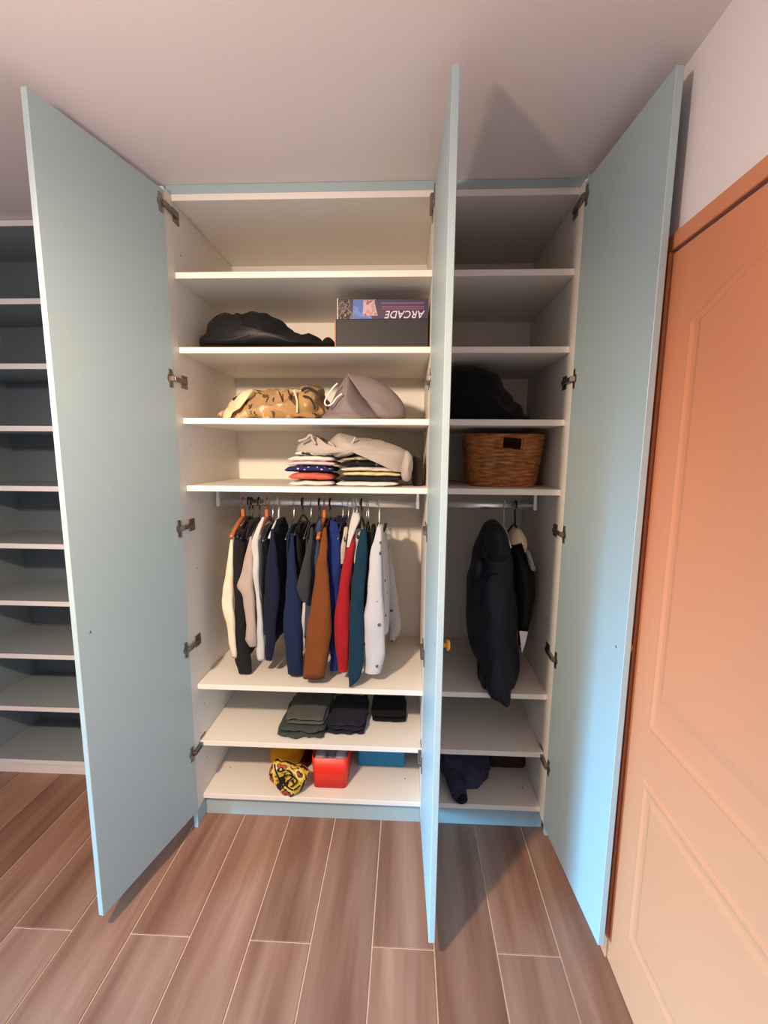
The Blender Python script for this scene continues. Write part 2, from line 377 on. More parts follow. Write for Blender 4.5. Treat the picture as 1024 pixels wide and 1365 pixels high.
# ------------------------------------------------------------------ open shelving unit beside the wardrobe
sh = thing('shelving_unit', 'white floor-to-ceiling open shelving unit with empty shelves behind the left door', 'shelves', (-0.6, 0.4, 0))
SX0, SX1, SY0, SY1 = -1.20, -0.01, 0.247, 0.64
SHB = mat('shade_tinted_board', rgb(146, 156, 160), 0.55, 0.02, 6); SHK = mat('shade_tinted_back', rgb(104, 118, 128), 0.6, 0.02, 6); SHE = mat('white_edge_band', rgb(226, 224, 226), 0.5)  # shade on the white unit is put into its board and back colours
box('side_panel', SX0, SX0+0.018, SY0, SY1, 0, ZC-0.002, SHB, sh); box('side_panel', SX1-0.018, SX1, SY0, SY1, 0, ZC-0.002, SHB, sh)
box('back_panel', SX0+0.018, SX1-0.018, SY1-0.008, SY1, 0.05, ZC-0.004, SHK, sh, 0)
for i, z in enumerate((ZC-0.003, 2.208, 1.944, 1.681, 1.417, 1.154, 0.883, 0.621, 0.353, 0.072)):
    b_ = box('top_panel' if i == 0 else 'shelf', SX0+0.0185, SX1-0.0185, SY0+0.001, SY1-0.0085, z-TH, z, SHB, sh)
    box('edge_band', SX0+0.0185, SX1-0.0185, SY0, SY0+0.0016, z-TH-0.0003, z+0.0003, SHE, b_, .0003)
box('plinth', SX0+0.0185, SX1-0.0185, SY0+0.004, SY0+0.02, 0, 0.049, SHE, sh)
#OBJECTS#
# ------------------------------------------------------------------ soft things
def inflate(outline, y0, y1, n=14, p=2.6, smin=0.45, seed=1, amp=0.006, ns=22, base=None, lean=0.0, sub=40):
    """solid whose silhouette in x-z is the outline (world x, z) and whose depth runs y0..y1"""
    N = len(outline); m = N*4; pts = []
    for i in range(N):
        a, b, c, d = (outline[(i+k) % N] for k in (-1, 0, 1, 2))
        for s in range(4):
            t = s/4
            pts.append(tuple(0.5*(2*b[j]+(-a[j]+c[j])*t+(2*a[j]-5*b[j]+4*c[j]-d[j])*t*t+(-a[j]+3*b[j]-3*c[j]+d[j])*t**3) for j in (0, 1)))
    cx = sum(q[0] for q in pts)/m; zmin = min(q[1] for q in pts); zmax = max(q[1] for q in pts)
    cz = (zmin+zmax)/2 if base is None else zmin
    V, F = [], []
    for k in range(n):
        t = k/(n-1); u = abs(2*t-1); s = max(smin, (max(0.0, 1-u**p))**(1/p)) if 0 < k < n-1 else smin
        for x, z in pts:
            X = cx+(x-cx)*s; Z = cz+(z-cz)*s; Y = y0+(y1-y0)*t
            w = amp*min(1.0, s*1.2)
            q = (X, Y, Z)
            Y2 = Y+w*1.5*nz(q, ns, seed)+lean*(Z-zmin); X2 = X+w*nz(q, ns, seed+5); Z2 = Z+w*nz(q, ns, seed+9)
            if base is not None: Z2 = max(Z2, base)
            V.append((X2, Y2, Z2))
    for k in range(n-1):
        for i in range(m): F.append((k*m+i, k*m+(i+1) % m, (k+1)*m+(i+1) % m, (k+1)*m+i))
    for k, sg in ((0, -1), (n-1, 1)):          # domed ends
        ring = [Vector(V[k*m+i]) for i in range(m)]; c0 = sum(ring, Vector())/m; prev = k*m; dome = 0.06*(y1-y0)
        for f_, b_ in ((0.7, 0.55), (0.38, 0.88)):
            st = len(V)
            for q in ring:
                w_ = c0+(q-c0)*f_; w_.y += sg*dome*b_+amp*0.8*nz(w_, ns, seed+2)
                if base is not None: w_.z = max(w_.z, base)
                V.append(tuple(w_))
            for i in range(m): F.append((prev+i, prev+(i+1) % m, st+(i+1) % m, st+i))
            prev = st
        c = len(V); V.append((c0.x, c0.y+sg*dome, c0.z))
        for i in range(m): F.append((c, prev+i, prev+(i+1) % m))
    return V, F
def pxo(pts, Y): return [(lambda w: (w.x, w.z))(ony(a, b, Y)) for a, b in pts]

def slab(cx, cy, z0, w, d, h, arch=0.0, seed=1, amp=0.003, nx=22, ny=16, roll=0.0):
    V, F = [], []
    def row(sgn):
        for j in range(ny+1):
            v = -1+2*j/ny
            for i in range(nx+1):
                u = -1+2*i/nx
                e = (max(0, 1-abs(u)**5)*max(0, 1-abs(v)**5))**0.5
                uu = u*(1-0.06*abs(v)**4); vv = v*(1-0.06*abs(u)**4)
                z = z0+h/2+sgn*h/2*(0.04+0.96*e)+arch*(1-u*u)*(1-0.3*v*v)
                x = cx+uu*w/2; y = cy+vv*d/2
                V.append((x+amp*nz((x, y, z), 25, seed), y+amp*1.6*nz((x, 0, 0), 35, seed+3), max(z0, z+amp*0.8*nz((x, y, 0), 30, seed+7))))
    row(1); row(-1)
    n = (nx+1)*(ny+1)
    for j in range(ny):
        for i in range(nx):
            a = j*(nx+1)+i; F.append((a, a+1, a+nx+2, a+nx+1)); F.append((n+a, n+a+nx+1, n+a+nx+2, n+a+1))
    for i in range(nx):
        F.append((i, n+i, n+i+1, i+1)); a = ny*(nx+1)+i; F.append((a, a+1, n+a+1, n+a))
    for j in range(ny):
        a = j*(nx+1); F.append((a, a+nx+1, n+a+nx+1, n+a)); a += nx; F.append((a, n+a, n+a+nx+1, a+nx+1))
    return V, F
def folded(name, label, cat, cx, cy, z0, w, d, h, m, arch=0.0, seed=1, layers=2, group=None, amp=0.003):
    parts = [slab(cx+0.003*math.sin(seed+k*2), cy+0.003*math.cos(seed*2+k), z0+k*h/layers, w*(1-0.02*k), d, h/layers*0.98, arch, seed+k*11, amp) for k in range(layers)]
    V, F = join(*parts); return tag(mesh(name, V, F, m), label, cat, group)

# --- wide wardrobe, second compartment: dark bag and two boxes
zB, zC_, zD_, zE, zF, zG = ZS[2], ZS[3], ZS[4], ZS[5], ZS[6], ZS[7]
DKBAG = mat('black_plastic_bag', rgb(14, 13, 15), 0.55, 0.3, 40, 0.5, 90)
ol = pxo([(272, 461), (270, 446), (275, 428), (286, 420), (300, 416), (318, 417), (338, 413), (352, 417), (368, 423), (380, 431), (386, 440), (396, 444), (402, 447), (408, 448), (415, 445), (421, 447), (428, 455), (433, 461.5)], 0.16)
ol = [(x, max(z, zB+0.001)) for x, z in ol]
V, F = inflate(ol, 0.07, 0.40, 16, seed=3, amp=0.016, ns=24, base=zB+0.0008)
tag(mesh('plastic_bag', V, F, DKBAG), 'crumpled glossy black bag lying beside the boxed game', 'bag')
ol = pxo([(432, 462), (431, 456), (436, 451), (441, 451), (445, 456), (445, 462)], 0.2); ol = [(x, max(z, zB+0.001)) for x, z in ol]
V, F = inflate(ol, 0.15, 0.24, 8, seed=8, amp=0.004, base=zB+0.0008)
tag(mesh('rolled_sock', V, F, fab('black_wool', 24, 20, 20)), 'small rolled black sock between the bag and the black box', 'sock')
BX0, BX1 = 0.598, 0.9515
bk = thing('black_box', 'flat black cardboard box with orange-brown end under the game box', 'box', (0.78, 0.2, zB))
BLK = mat('black_card', rgb(30, 29, 31), 0.6, 0.08, 30); PURP = mat('dark_purple_print', rgb(52, 40, 72), 0.4); ORG = mat('orange_brown_card', rgb(190, 110, 76), 0.6, 0.1, 20)
box('lid', BX0, BX1, 0.082, 0.36, zB+0.012, zB+0.118, BLK, bk, .002)
box('base_tray', BX0+0.004, BX1-0.004, 0.086, 0.356, zB+0.0003, zB+0.012, BLK, bk, .001)
box('end_wrap', BX0-0.004, BX0+0.0005, 0.080, 0.34, zB+0.0003, zB+0.112, ORG, bk, .001)
box('corner_tear', BX0+0.002, BX0+0.026, 0.0815, 0.084, zB+0.0004, zB+0.016, mat('torn_paper', rgb(196, 178, 176), .8), bk, .0005)
box('price_sticker', BX0+0.222, BX0+0.250, 0.0812, 0.084, zB+0.001, zB+0.014, mat('sticker_grey', rgb(120, 112, 112), .6), bk, .0003)
gb = thing('game_box', 'dark purple boxed game stored upside down with ARCADE lettering on its side', 'box', (0.78, 0.2, zB+0.118))
GZ0, GZ1, GY = zB+0.1185, zB+0.190, 0.088
box('carton', BX0+0.008, BX1-0.002, GY, 0.36, GZ0, GZ1, PURP, gb, .001)
box('carton_edge', BX0+0.0055, BX0+0.0085, GY-0.001, 0.36, GZ0, GZ1+0.004, mat('card_edge', rgb(216, 210, 206), .7), gb, .0004)
def plate(name, x0, x1, z0, z1, m, off, skew=0.0):
    V = [(x0, GY-off, z0), (x1-skew, GY-off, z0), (x1, GY-off, z1), (x0, GY-off, z1), (x0, GY+.001, z0), (x1-skew, GY+.001, z0), (x1, GY+.001, z1), (x0, GY+.001, z1)]
    return mesh(name, V, [(0, 1, 2, 3), (0, 4, 5, 1), (1, 5, 6, 2), (2, 6, 7, 3), (3, 7, 4, 0)], m, gb, False)
plate('picture_panel', BX0+0.010, BX0+0.152, GZ0+.001, GZ1-.001, pattern_mat('print_grey', rgb(70, 66, 72), [rgb(120, 108, 104), rgb(48, 44, 48), rgb(156, 120, 108)], 40, .45, (0, .42, .5, .6)), 0.0006, 0.016)
plate('picture_panel', BX0+0.066, BX0+0.150, GZ0+.001, GZ1-.001, pattern_mat('print_blue', rgb(84, 110, 176), [rgb(104, 132, 196), rgb(96, 112, 180)], 20, .45, (0, .5, .6)), 0.0010, 0.016)
plate('picture_panel', BX0+0.104, BX0+0.146, GZ0+.012, GZ1-.004, pattern_mat('print_figure', rgb(176, 140, 140), [rgb(190, 160, 168), rgb(150, 90, 70)], 55, .45, (0, .45, .6)), 0.0014, -0.014)
tcv = bpy.data.curves.new('arcade', 'FONT'); tcv.body = 'ARCADE'; tcv.size = 0.0380; tcv.shear = 0.25; tcv.extrude = 0.0002; tcv.align_x = 'LEFT'; tcv.space_character = 1.05; tcv.offset = 0.0004
tob = bpy.data.objects.new('arcade', tcv); COL.objects.link(tob); bpy.context.view_layer.update()
tme = bpy.data.meshes.new_from_object(tob.evaluated_get(bpy.context.evaluated_depsgraph_get())); bpy.data.objects.remove(tob)
tx = max(v.co.x for v in tme.vertices)
for v in tme.vertices:      # letters stand upside down on the side of the carton
    v.co = Vector((BX1-0.016-v.co.x*0.152/tx, GY-0.0012-v.co.z, GZ0+0.0285-v.co.y))
link('lettering', tme, mat('white_print', rgb(206, 196, 206), .5), gb)
for z0, z1, x0, c in ((.034, .038, .175, 'a'), (.041, .046, .175, 'a'), (.053, .060, .172, 'b')):
    plate('printed_line', BX0+x0, BX1-.018, GZ0+z0, GZ0+z1, mat('print_line_'+c, rgb(126, 60, 92) if c == 'a' else rgb(92, 72, 120), .5), 0.0008)

# --- third compartment: printed blanket heap and grey hooded garment
PRINT = pattern_mat('tan_print_cloth', rgb(92, 70, 46), [rgb(164, 134, 98), rgb(176, 138, 88), rgb(204, 184, 154), rgb(60, 48, 40)], 13, .9, (0, .36, .46, .55, .67), 3.5, (1.6, 1, .8))
ol = [(x, max(z, zC_+0.001)) for x, z in pxo([(296, 557), (300, 543), (306, 536), (318, 521), (334, 518), (348, 522), (362, 520), (380, 519), (398, 516), (412, 512), (424, 516), (431, 528), (432, 545), (429, 557.5)], 0.14)]
V, F = inflate(ol, 0.05, 0.42, 18, seed=12, amp=0.030, ns=17, base=zC_+0.0008)
bl = tag(mesh('printed_blanket', V, F, PRINT), 'crumpled tan and brown printed blanket beside the grey hooded top', 'blanket')
FA = fab('cream_lining', 224, 196, 158)
ol = [(x, max(z, zC_+0.001)) for x, z in pxo([(296, 557), (298, 546), (303, 541), (314, 528), (322, 520), (336, 519), (330, 530), (318, 536), (308, 544), (303, 557)], 0.05)]
V, F = inflate(ol, 0.035, 0.12, 8, seed=14, amp=0.004, base=zC_+0.0008)
mesh('folded_edge', V, F, FA, bl)
def ribbon_tube(pts, Y, r): return tube([ony(a, b, Y) for a, b in crom(pts, 22)], r, 8)
for pts, r, m_ in (([(402, 521), (410, 517), (420, 522), (428, 530)], .006, fab('dark_hem', 58, 46, 40)), ([(404, 528), (412, 530), (418, 538), (420, 546)], .004, fab('dark_hem', 58, 46, 40)), ([(392, 520), (396, 535), (396, 550)], .004, FA), ([(372, 522), (376, 532), (380, 545)], .003, fab('dark_hem', 58, 46, 40)), ([(384, 520), (388, 532), (389, 544)], .003, fab('dark_hem', 58, 46, 40))):
    V, F = ribbon_tube(pts, 0.055, r); mesh('printed_border', V, F, m_, bl)
GREYH = fab('mid_grey_jersey', 128, 116, 116, .06)
hd = thing('grey_hoodie', 'grey hooded top folded up with a looped white drawstring', 'hoodie', (0.66, 0.2, zC_))
ol = [(x, max(z, zC_+0.001)) for x, z in pxo([(430, 557.5), (434, 546), (440, 530), (450, 512), (459, 498), (463, 494), (472, 506), (484, 524), (498, 544), (508, 557.5)], 0.09)]
V, F = inflate(ol, 0.05, 0.34, 16, seed=21, amp=0.006, ns=16, base=zC_+0.0008); mesh('body', V, F, GREYH, hd)
ol = [(x, max(z, zC_+0.001)) for x, z in pxo([(461, 495), (470, 496), (484, 499), (500, 505), (516, 513), (530, 525), (539, 538), (541, 549), (538, 557.5), (512, 557.5), (500, 547), (486, 528), (472, 508)], 0.07)]
V, F = inflate(ol, 0.02, 0.24, 16, seed=23, amp=0.003, ns=14, base=zC_+0.0008); mesh('hood', V, F, GREYH, hd)
ol = [(x, max(z, zC_+0.001)) for x, z in pxo([(430, 557.5), (432, 553), (446, 549), (462, 544), (474, 547), (484, 553), (490, 557.5)], 0.04)]
V, F = inflate(ol, 0.025, 0.12, 10, seed=24, amp=0.004, ns=20, base=zC_+0.0008); mesh('pocket', V, F, GREYH, hd)
V, F = tube([ony(a, b, 0.040) for a, b in crom([(450, 511), (444, 517), (437, 527), (433, 536), (436, 541), (443, 538), (449, 530), (456, 525)], 26)], 0.0032, 8); mesh('drawstring', V, F, fab('white_cord', 230, 220, 214), hd)

# --- fourth compartment: folded T-shirts
SH = 'folded T-shirts on the shelf above the rail'
def stack(rows, xl, xr, cy, d, sg):
    z = zD_+0.0005
    for i, (nm, lab, c, h, dx0, dx1, arch) in enumerate(rows):
        a = ony(xl+dx0, 630, 0.06).x; b = ony(xr+dx1, 630, 0.06).x
        folded('t_shirt', lab, 't-shirt', (a+b)/2, cy, z, b-a, d, h, c, arch, sg+i*3, 1, SH, .0045); z += h
    return z
DOTS = spots_mat('navy_dotted', rgb(38, 42, 92), rgb(214, 210, 226), 55, .2)
CORAL = pattern_mat('coral_print', rgb(196, 96, 82), [rgb(206, 108, 92), rgb(224, 150, 136)], 26, .9, (0, .5, .62))
LEAF = pattern_mat('green_black_print', rgb(212, 210, 196), [rgb(206, 206, 190), rgb(52, 58, 52)], 30, .9, (0, .4, .56))
zl = stack([('', 'white T-shirt with green hem, lowest of its pile', pattern_mat('white_green', rgb(226, 220, 212), [rgb(230, 226, 220), rgb(88, 112, 76)], 9, .9, (0, .4, .56)), .020, 4, 0, 0), ('', 'coral red printed T-shirt folded under the navy dotted one', CORAL, .030, 3, -2, .004), ('', 'navy T-shirt with white dots folded in the pile', DOTS, .026, -1, 0, .006),
  ('', 'pale pink T-shirt folded above the navy dotted one', fab('pale_pink', 224, 190, 190), .018, 1, 2, .006), ('', 'plain white T-shirt folded above the pale pink one', fab('soft_white', 222, 216, 210), .022, 4, 2, .004), ('', 'pale T-shirt with dark green print, top of its pile', LEAF, .020, 12, -3, .003)], 380, 446, 0.17, 0.26, 31)
NAVB = pattern_mat('navy_cream_print', rgb(36, 42, 60), [rgb(32, 36, 52), rgb(186, 162, 120)], 30, .9, (0, .4, .6))
zr = stack([('', 'bright white T-shirt at the bottom beside the green hemmed one', fab('bright_white', 236, 230, 226), .021, 0, -3, 0), ('', 'black T-shirt folded above the bright white one', fab('black_tee', 34, 34, 40), .018, 2, -1, .001), ('', 'cream yellow T-shirt folded in the pile', fab('cream_yellow', 214, 196, 146), .018, 8, 2, .002), ('', 'pale grey T-shirt folded above the cream yellow one', fab('pale_grey', 206, 200, 192), .018, 4, -4, .003),
  ('', 'black and white T-shirt folded above the pale grey one', pattern_mat('black_white_print', rgb(24, 24, 28), [rgb(28, 28, 32), rgb(190, 186, 182)], 28, .9, (0, .4, .64)), .022, 4, -6, .003), ('', 'beige speckled T-shirt folded below the navy one', pattern_mat('beige_speckle', rgb(190, 172, 132), [rgb(204, 190, 156), rgb(150, 130, 96)], 50, .9, (0, .5, .6)), .018, 8, -6, .005), ('', 'navy printed T-shirt folded directly under the grey draped shirt', NAVB, .018, 6, -5, .004)], 448, 536, 0.17, 0.26, 61)
GREYT = fab('warm_grey_shirt', 168, 158, 150, .06)
gs = thing('grey_shirt', 'rumpled warm grey shirt thrown across both piles of T-shirts', 'shirt', (0.62, 0.17, zl))
ol = pxo([(393, 604), (392, 594), (398, 588), (408, 583), (414, 580), (419, 586), (424, 590), (430, 594), (436, 587), (444, 580), (452, 577), (470, 581), (490, 584), (510, 588), (530, 595), (543, 601), (549, 610), (550, 622), (547, 634), (541, 630), (536, 618), (532, 604), (522, 603), (500, 603), (486, 602), (470, 605), (456, 609), (446, 609), (438, 604), (426, 599), (410, 600)], 0.05)
V, F = inflate(ol, 0.025, 0.30, 16, 3.2, .55, seed=41, amp=0.010, ns=26); mesh('body', V, F, GREYT, gs)
ol = pxo([(541, 600), (548, 604), (551, 615), (549, 630), (545, 641), (537, 640), (534, 630), (537, 616)], 0.03)
V, F = inflate(ol, 0.012, 0.11, 9, seed=43, amp=0.006, ns=26); mesh('sleeve', V, F, GREYT, gs)
for pts in ([(398, 588), (408, 585), (414, 579), (417, 586), (421, 592)], [(438, 589), (446, 596), (442, 604)], [(466, 600), (470, 590), (474, 583)]):
    V, F = tube([ony(a, b, 0.022) for a, b in crom(pts, 16)], 0.005, 8); mesh('fold', V, F, GREYT, gs)
ol = [(x, max(z, zD_+0.001)) for x, z in pxo([(551, 648), (550, 630), (551, 610), (556, 601), (562, 604), (564, 618), (563, 636), (563, 648)], 0.2)]
V, F = inflate(ol, 0.12, 0.34, 9, seed=47, amp=0.006, base=zD_+0.0008)
tag(mesh('brown_scarf', V, F, fab('dark_brown_knit', 70, 58, 54)), 'dark brown rolled scarf squeezed between the shirts and the cabinet side', 'scarf')

# ------------------------------------------------------------------ hanging clothes
RY, RZ = 0.25, 1.357
def hanger(px, kind, zt, label, low=None):
    """hook over the rail, neck and arms; zt = height where the arms meet"""
    x = ony(px, 668, RY).x
    h = thing('clothes_hanger', label, 'hanger', (x, RY, zt), 'hangers on the chrome rail')
    mt = {'black': BLACKPL, 'white': WHITEPL, 'wire': WIRE, 'wood': WIRE}[kind]; r = {'black': .0042, 'white': .0036, 'wire': .0018, 'wood': .0024}[kind]
    R = 0.0185; pts = []
    for i in range(13):
        a = math.radians(-40+i*(220/12)); pts.append((x, RY-R*math.cos(a)*0.8, RZ+0.003+R*math.sin(a)))
    pts += [(x, RY+R*0.62, RZ-0.02), (x, RY+0.004, RZ-0.04), (x, RY, max(zt+0.005, RZ-0.06)), (x, RY, zt-0.002)]
    if kind == 'wood':
        box('hook_sleeve', x-.008, x+.008, RY-.012, RY+.012, zt-0.01, RZ-0.028, WOODH, h, .004)
    V, F = tube(pts, r, 8); mesh('hook', V, F, mt if kind != 'wood' else WOODH, h)
    am = WOODH if kind == 'wood' else mt
    P = [(x, RY-.165, zt-.062), (x, RY-.10, zt-.030), (x, RY-.04, zt-.006), (x, RY, zt), (x, RY+.04, zt-.006), (x, RY+.10, zt-.030), (x, RY+.165, zt-.062)]
    P = crom(P, 25); rr = [(0.0095 if kind == 'wood' else r*1.2)]*25
    V, F = tube(P, rr, 8); mesh('shoulder_bar', V, F, am, h)
    if kind in ('black', 'white', 'wire'):
        V, F = tube([(x, RY-.16, zt-.064), (x, RY, zt-.068), (x, RY+.16, zt-.064)], r, 6); mesh('cross_bar', V, F, am, h)
    return h
def sleeve_mesh(spec, Y, seed, depth=None, Ye=None):
    P = crom([(a, b, c) for a, b, c in spec], 26); V, F = [], []; n = 20
    for i, (py, xl, xr) in enumerate(P):
        t = i/25; yy = Y+0.035*(1-t)**3+((Ye-Y)*t**2 if Ye is not None else 0)
        A = ony(xl, py, yy); B = ony(xr, py, yy); cx = (A.x+B.x)/2; hw = max(0.0035, (B.x-A.x)/2); z = (A.z+B.z)/2
        hd = min(0.026, max(0.007, hw*0.75)) if depth is None else depth*(0.5+0.5*min(1, t*4))
        yc = yy+hd*0.4
        for k in range(n):
            th = 2*math.pi*k/n; c, s = math.cos(th), math.sin(th)
            x_ = cx+hw*math.copysign(abs(c)**0.75, c); y_ = yc+hd*math.copysign(abs(s)**0.8, s)
            f = 0.006*min(1, t*5)*nz((x_, y_, z*0.4), 34, seed)
            V.append((x_+f*c, y_+2.0*f*s, max(z, ZS[5]+0.003)))
    for i in range(25):
        for k in range(n): F.append((i*n+k, i*n+(k+1) % n, (i+1)*n+(k+1) % n, (i+1)*n+k))
    for i in (0, 25):
        c = len(V); q = [Vector(V[i*n+k]) for k in range(n)]; m_ = sum(q, Vector())/n; V.append(m_+Vector((0, 0, 0.012 if i else 0.004)))
        for k in range(n): F.append((c, i*n+k, i*n+(k+1) % n))
    return V, F
def torso_mesh(xt, xb, zt, zh, th, seed, y0=0.132, y1=0.395):
    V, F = [], []; n = 28; rows = 22
    for i in range(rows):
        t = i/(rows-1); z = zt-0.006+(zh-zt+0.006)*t; drop = zt-z; x = xt+(xb-xt)*min(1, t*1.5)
        yc = (y0+y1)/2; full = (y1-y0)/2
        hy = min(full, 0.045+(full-0.045)*min(1.0, max(0.0, (drop-0.002)/0.060))**0.75)
        hx = th*(0.55+0.45*min(1, drop/0.10))
        for k in range(n):
            a = 2*math.pi*k/n; c, s = math.cos(a), math.sin(a)
            y_ = yc+hy*math.copysign(abs(s)**0.7, s); x_ = x+hx*math.copysign(abs(c)**0.9, c)
            f = 0.0035*min(1, t*4)*nz((x, y_, z*0.4), 28, seed)
            V.append((x_+f, y_, z+0.006*t*nz((x_, y_, 0), 30, seed)))
    for i in range(rows-1):
        for k in range(n): F.append((i*n+k, i*n+(k+1) % n, (i+1)*n+(k+1) % n, (i+1)*n+k))
    for i in (0, rows-1):
        c = len(V); m_ = sum((Vector(V[i*n+k]) for k in range(n)), Vector())/n; V.append(m_)
        for k in range(n): F.append((c, i*n+k, i*n+(k+1) % n))
    return V, F
GR = 'clothes hanging in a row on the chrome rail'
def garment(name, label, cat, m, px, pyt, hem, th, spec=None, Y=0.075, seed=1, pxb=None, collar=None, smat=None, cuff=None, Ye=None, back=None):
    A = ony(px, pyt, RY); zt = A.z; B = ony(pxb if pxb else px, hem, 0.12)
    g = thing(name, label, cat, (A.x, RY, zt), GR)
    V, F = torso_mesh(A.x, B.x if pxb else A.x, zt, B.z, th, seed); mesh('body', V, F, m, g)
    if spec:
        V, F = sleeve_mesh(spec, Y, seed+4, None, Ye); s = mesh('sleeve', V, F, smat or m, g)
        if cuff:
            i = cuff; py, xl, xr = spec[-1]; py0, xl0, xr0 = spec[-2]
            sp = [(py0, xl0-.3, xr0+.3), ((py+py0)/2, (xl+xl0)/2-.3, (xr+xr0)/2+.3), (py+.4, xl-.3, xr+.3)]; V, F = sleeve_mesh([(a, b, c) for a, b, c in sp], Y-.0012, seed+4); mesh('cuff', V, F, smat or m, g)
    if back:        # sleeve on the far shoulder, where it shows
        V, F = sleeve_mesh(back, .40, seed+6); mesh('sleeve', V, F, smat or m, g)
    if collar:
        cm, r_, dx = collar; P = []
        for i in range(25):
            a = 2*math.pi*i/24; P.append((A.x+dx+0.016*math.cos(a), RY-0.002+0.055*math.sin(a), zt-0.004-0.028*(1 if math.sin(a) < 0 else .3)*abs(math.sin(a))))
        V, F = tube(P, r_, 8); mesh('collar', V, F, cm, g)
    return g
c_cream = fab('cream_jersey', 220, 206, 182, .04); c_blk = fab('black_jersey', 30, 29, 32); c_brn = fab('black_brown', 36, 26, 24); c_chr = fab('charcoal_jersey', 52, 51, 54)
c_tau = fab('taupe_knit', 168, 152, 142); c_wht = fab('grey_white_cotton', 188, 188, 184, .05); c_nav = fab('navy_jersey', 24, 26, 48); c_dkn = fab('deep_navy', 17, 20, 36)
c_blu = fab('denim_blue_jersey', 24, 38, 68); c_sla = fab('slate_blue_knit', 56, 66, 88); c_rus = fab('rust_brown_knit', 112, 62, 30); c_roy = fab('royal_blue', 28, 44, 104)
c_red = fab('scarlet_jersey', 150, 28, 34); c_tea = fab('petrol_teal', 20, 50, 68); c_bei = fab('beige_knit', 186, 172, 158); c_lgr = fab('light_grey_marl', 178, 174, 168)
c_pat = spots_mat('white_motif_sweat', rgb(188, 190, 198), rgb(96, 92, 100), 19, .13)
H = hanger
def top_z(py): return ony(330, py, RY).z
H(324, 'wood', top_z(690), 'orange wooden hanger with the cream top at the end of the rail')
garment('cream_top', 'cream long-sleeved top at the open end of the rail', 'top', c_cream, 322, 698, 862, .012, [(712, 309, 311), (740, 304, 310.5), (770, 300, 310.2), (790, 297.5, 310.5), (805, 295.7, 311), (837, 303, 314), (858, 305, 314.8), (877, 310, 315)], seed=1, pxb=316)
H(331.5, 'black', top_z(690), 'thick black plastic hanger next to the cream top')
garment('black_sweater', 'black long-sleeved sweater between the cream top and the taupe one', 'sweater', c_blk, 331, 693, 880, .010, [(706, 313, 326), (720, 311, 326), (750, 310.5, 325), (800, 311.5, 327), (843, 313.5, 328), (875, 313, 332), (897, 318, 334)], seed=2, Y=.096, cuff=1)
H(335.5, 'black', top_z(692), 'thin black hanger carrying the charcoal top')
garment('charcoal_pullover', 'charcoal top mostly hidden behind the taupe sleeve', 'top', c_chr, 338, 690, 868, .010, None, seed=3)
H(345, 'black', top_z(693), 'black hanger hooked beside the second wooden hanger')
garment('taupe_sweater', 'taupe knitted sweater with a bent sleeve', 'sweater', c_tau, 345, 696, 852, .011, [(716, 333, 336), (744, 326, 337), (770, 319, 337.4), (784, 315.8, 337.6), (799, 324.5, 338.5), (843, 328, 341.5), (853, 327.3, 342), (862, 333, 341)], seed=4, Y=.055)
H(355.5, 'wood', top_z(690), 'orange wooden hanger with the grey-white shirt on it')
garment('white_shirt', 'grey-white shirt hung beside the taupe sweater', 'shirt', c_wht, 354.5, 697, 850, .010, [(690, 349, 353), (706, 341, 348), (721, 335.8, 345), (750, 337, 345), (785, 339.5, 345.5), (831, 342.5, 350), (862, 341, 352.3), (880, 341.5, 353)], seed=5, Y=.07)
H(363, 'wire', top_z(694), 'thin wire hanger beside the white-hooked one')
garment('dark_navy_top', 'black-navy top behind the navy sleeve', 'top', c_dkn, 362.5, 697, 868, .010, None, seed=6)
H(371, 'white', top_z(690), 'white plastic hanger with the deep navy sweater')
garment('navy_hoodie', 'deep navy sweater with a lighter navy sleeve on the white hanger', 'sweater', c_dkn, 373, 689, 852, .018, [(706, 361, 365), (725, 359.5, 367), (745, 356.5, 369.5), (785, 352, 372), (831, 352.5, 368), (862, 353, 366), (880, 354.5, 362)], seed=7, Y=.07, smat=c_nav)
H(391.5, 'wire', top_z(692), 'wire hanger with the denim blue sweater')
garment('blue_sweater', 'denim blue sweater with a long straight sleeve', 'sweater', c_blu, 391, 697, 868, .012, [(712, 388, 391), (732, 385.5, 393), (750, 383, 394.5), (785, 381, 399), (824, 377.5, 402), (870, 380, 403), (898, 383, 403.5)], seed=8, Y=.085)
H(403, 'black', top_z(686), 'black hanger showing through a round black neckline')
garment('black_sweatshirt', 'black round-necked top hung behind the denim blue sleeve', 'top', c_blk, 404, 694, 860, .016, None, seed=9, collar=(c_blk, .006, .0))
garment('charcoal_cardigan', 'charcoal cardigan with a short sleeve left of the slate one', 'cardigan', c_chr, 415, 697, 845, .010, [(704, 414, 417.5), (722, 411, 416.5), (745, 405.5, 415.5), (778, 396, 414.5), (790, 398, 413), (803, 404, 410)], seed=10, Y=.045)
H(414.5, 'wire', top_z(690), 'thin wire hanger over the charcoal cardigan')
garment('white_vest', 'narrow white undershirt hem showing beside the rust sweater', 'vest', c_wht, 421, 705, 842, .006, [(770, 405, 410), (801, 403, 409), (830, 401.7, 408), (868, 403.5, 406)], seed=11, Y=.10)
H(425.5, 'black', top_z(691), 'black hanger holding the slate blue sweater')
garment('slate_sweater', 'slate blue sweater partly behind the rust one', 'sweater', c_sla, 428.5, 689, 850, .012, [(694, 424, 430), (712, 419, 428), (730, 416, 426), (760, 412, 424), (785, 408.5, 421), (820, 406.5, 418), (850, 405, 413)], seed=12, Y=.096)
H(432.5, 'wood', top_z(690), 'wooden hanger with the rust brown sweater')
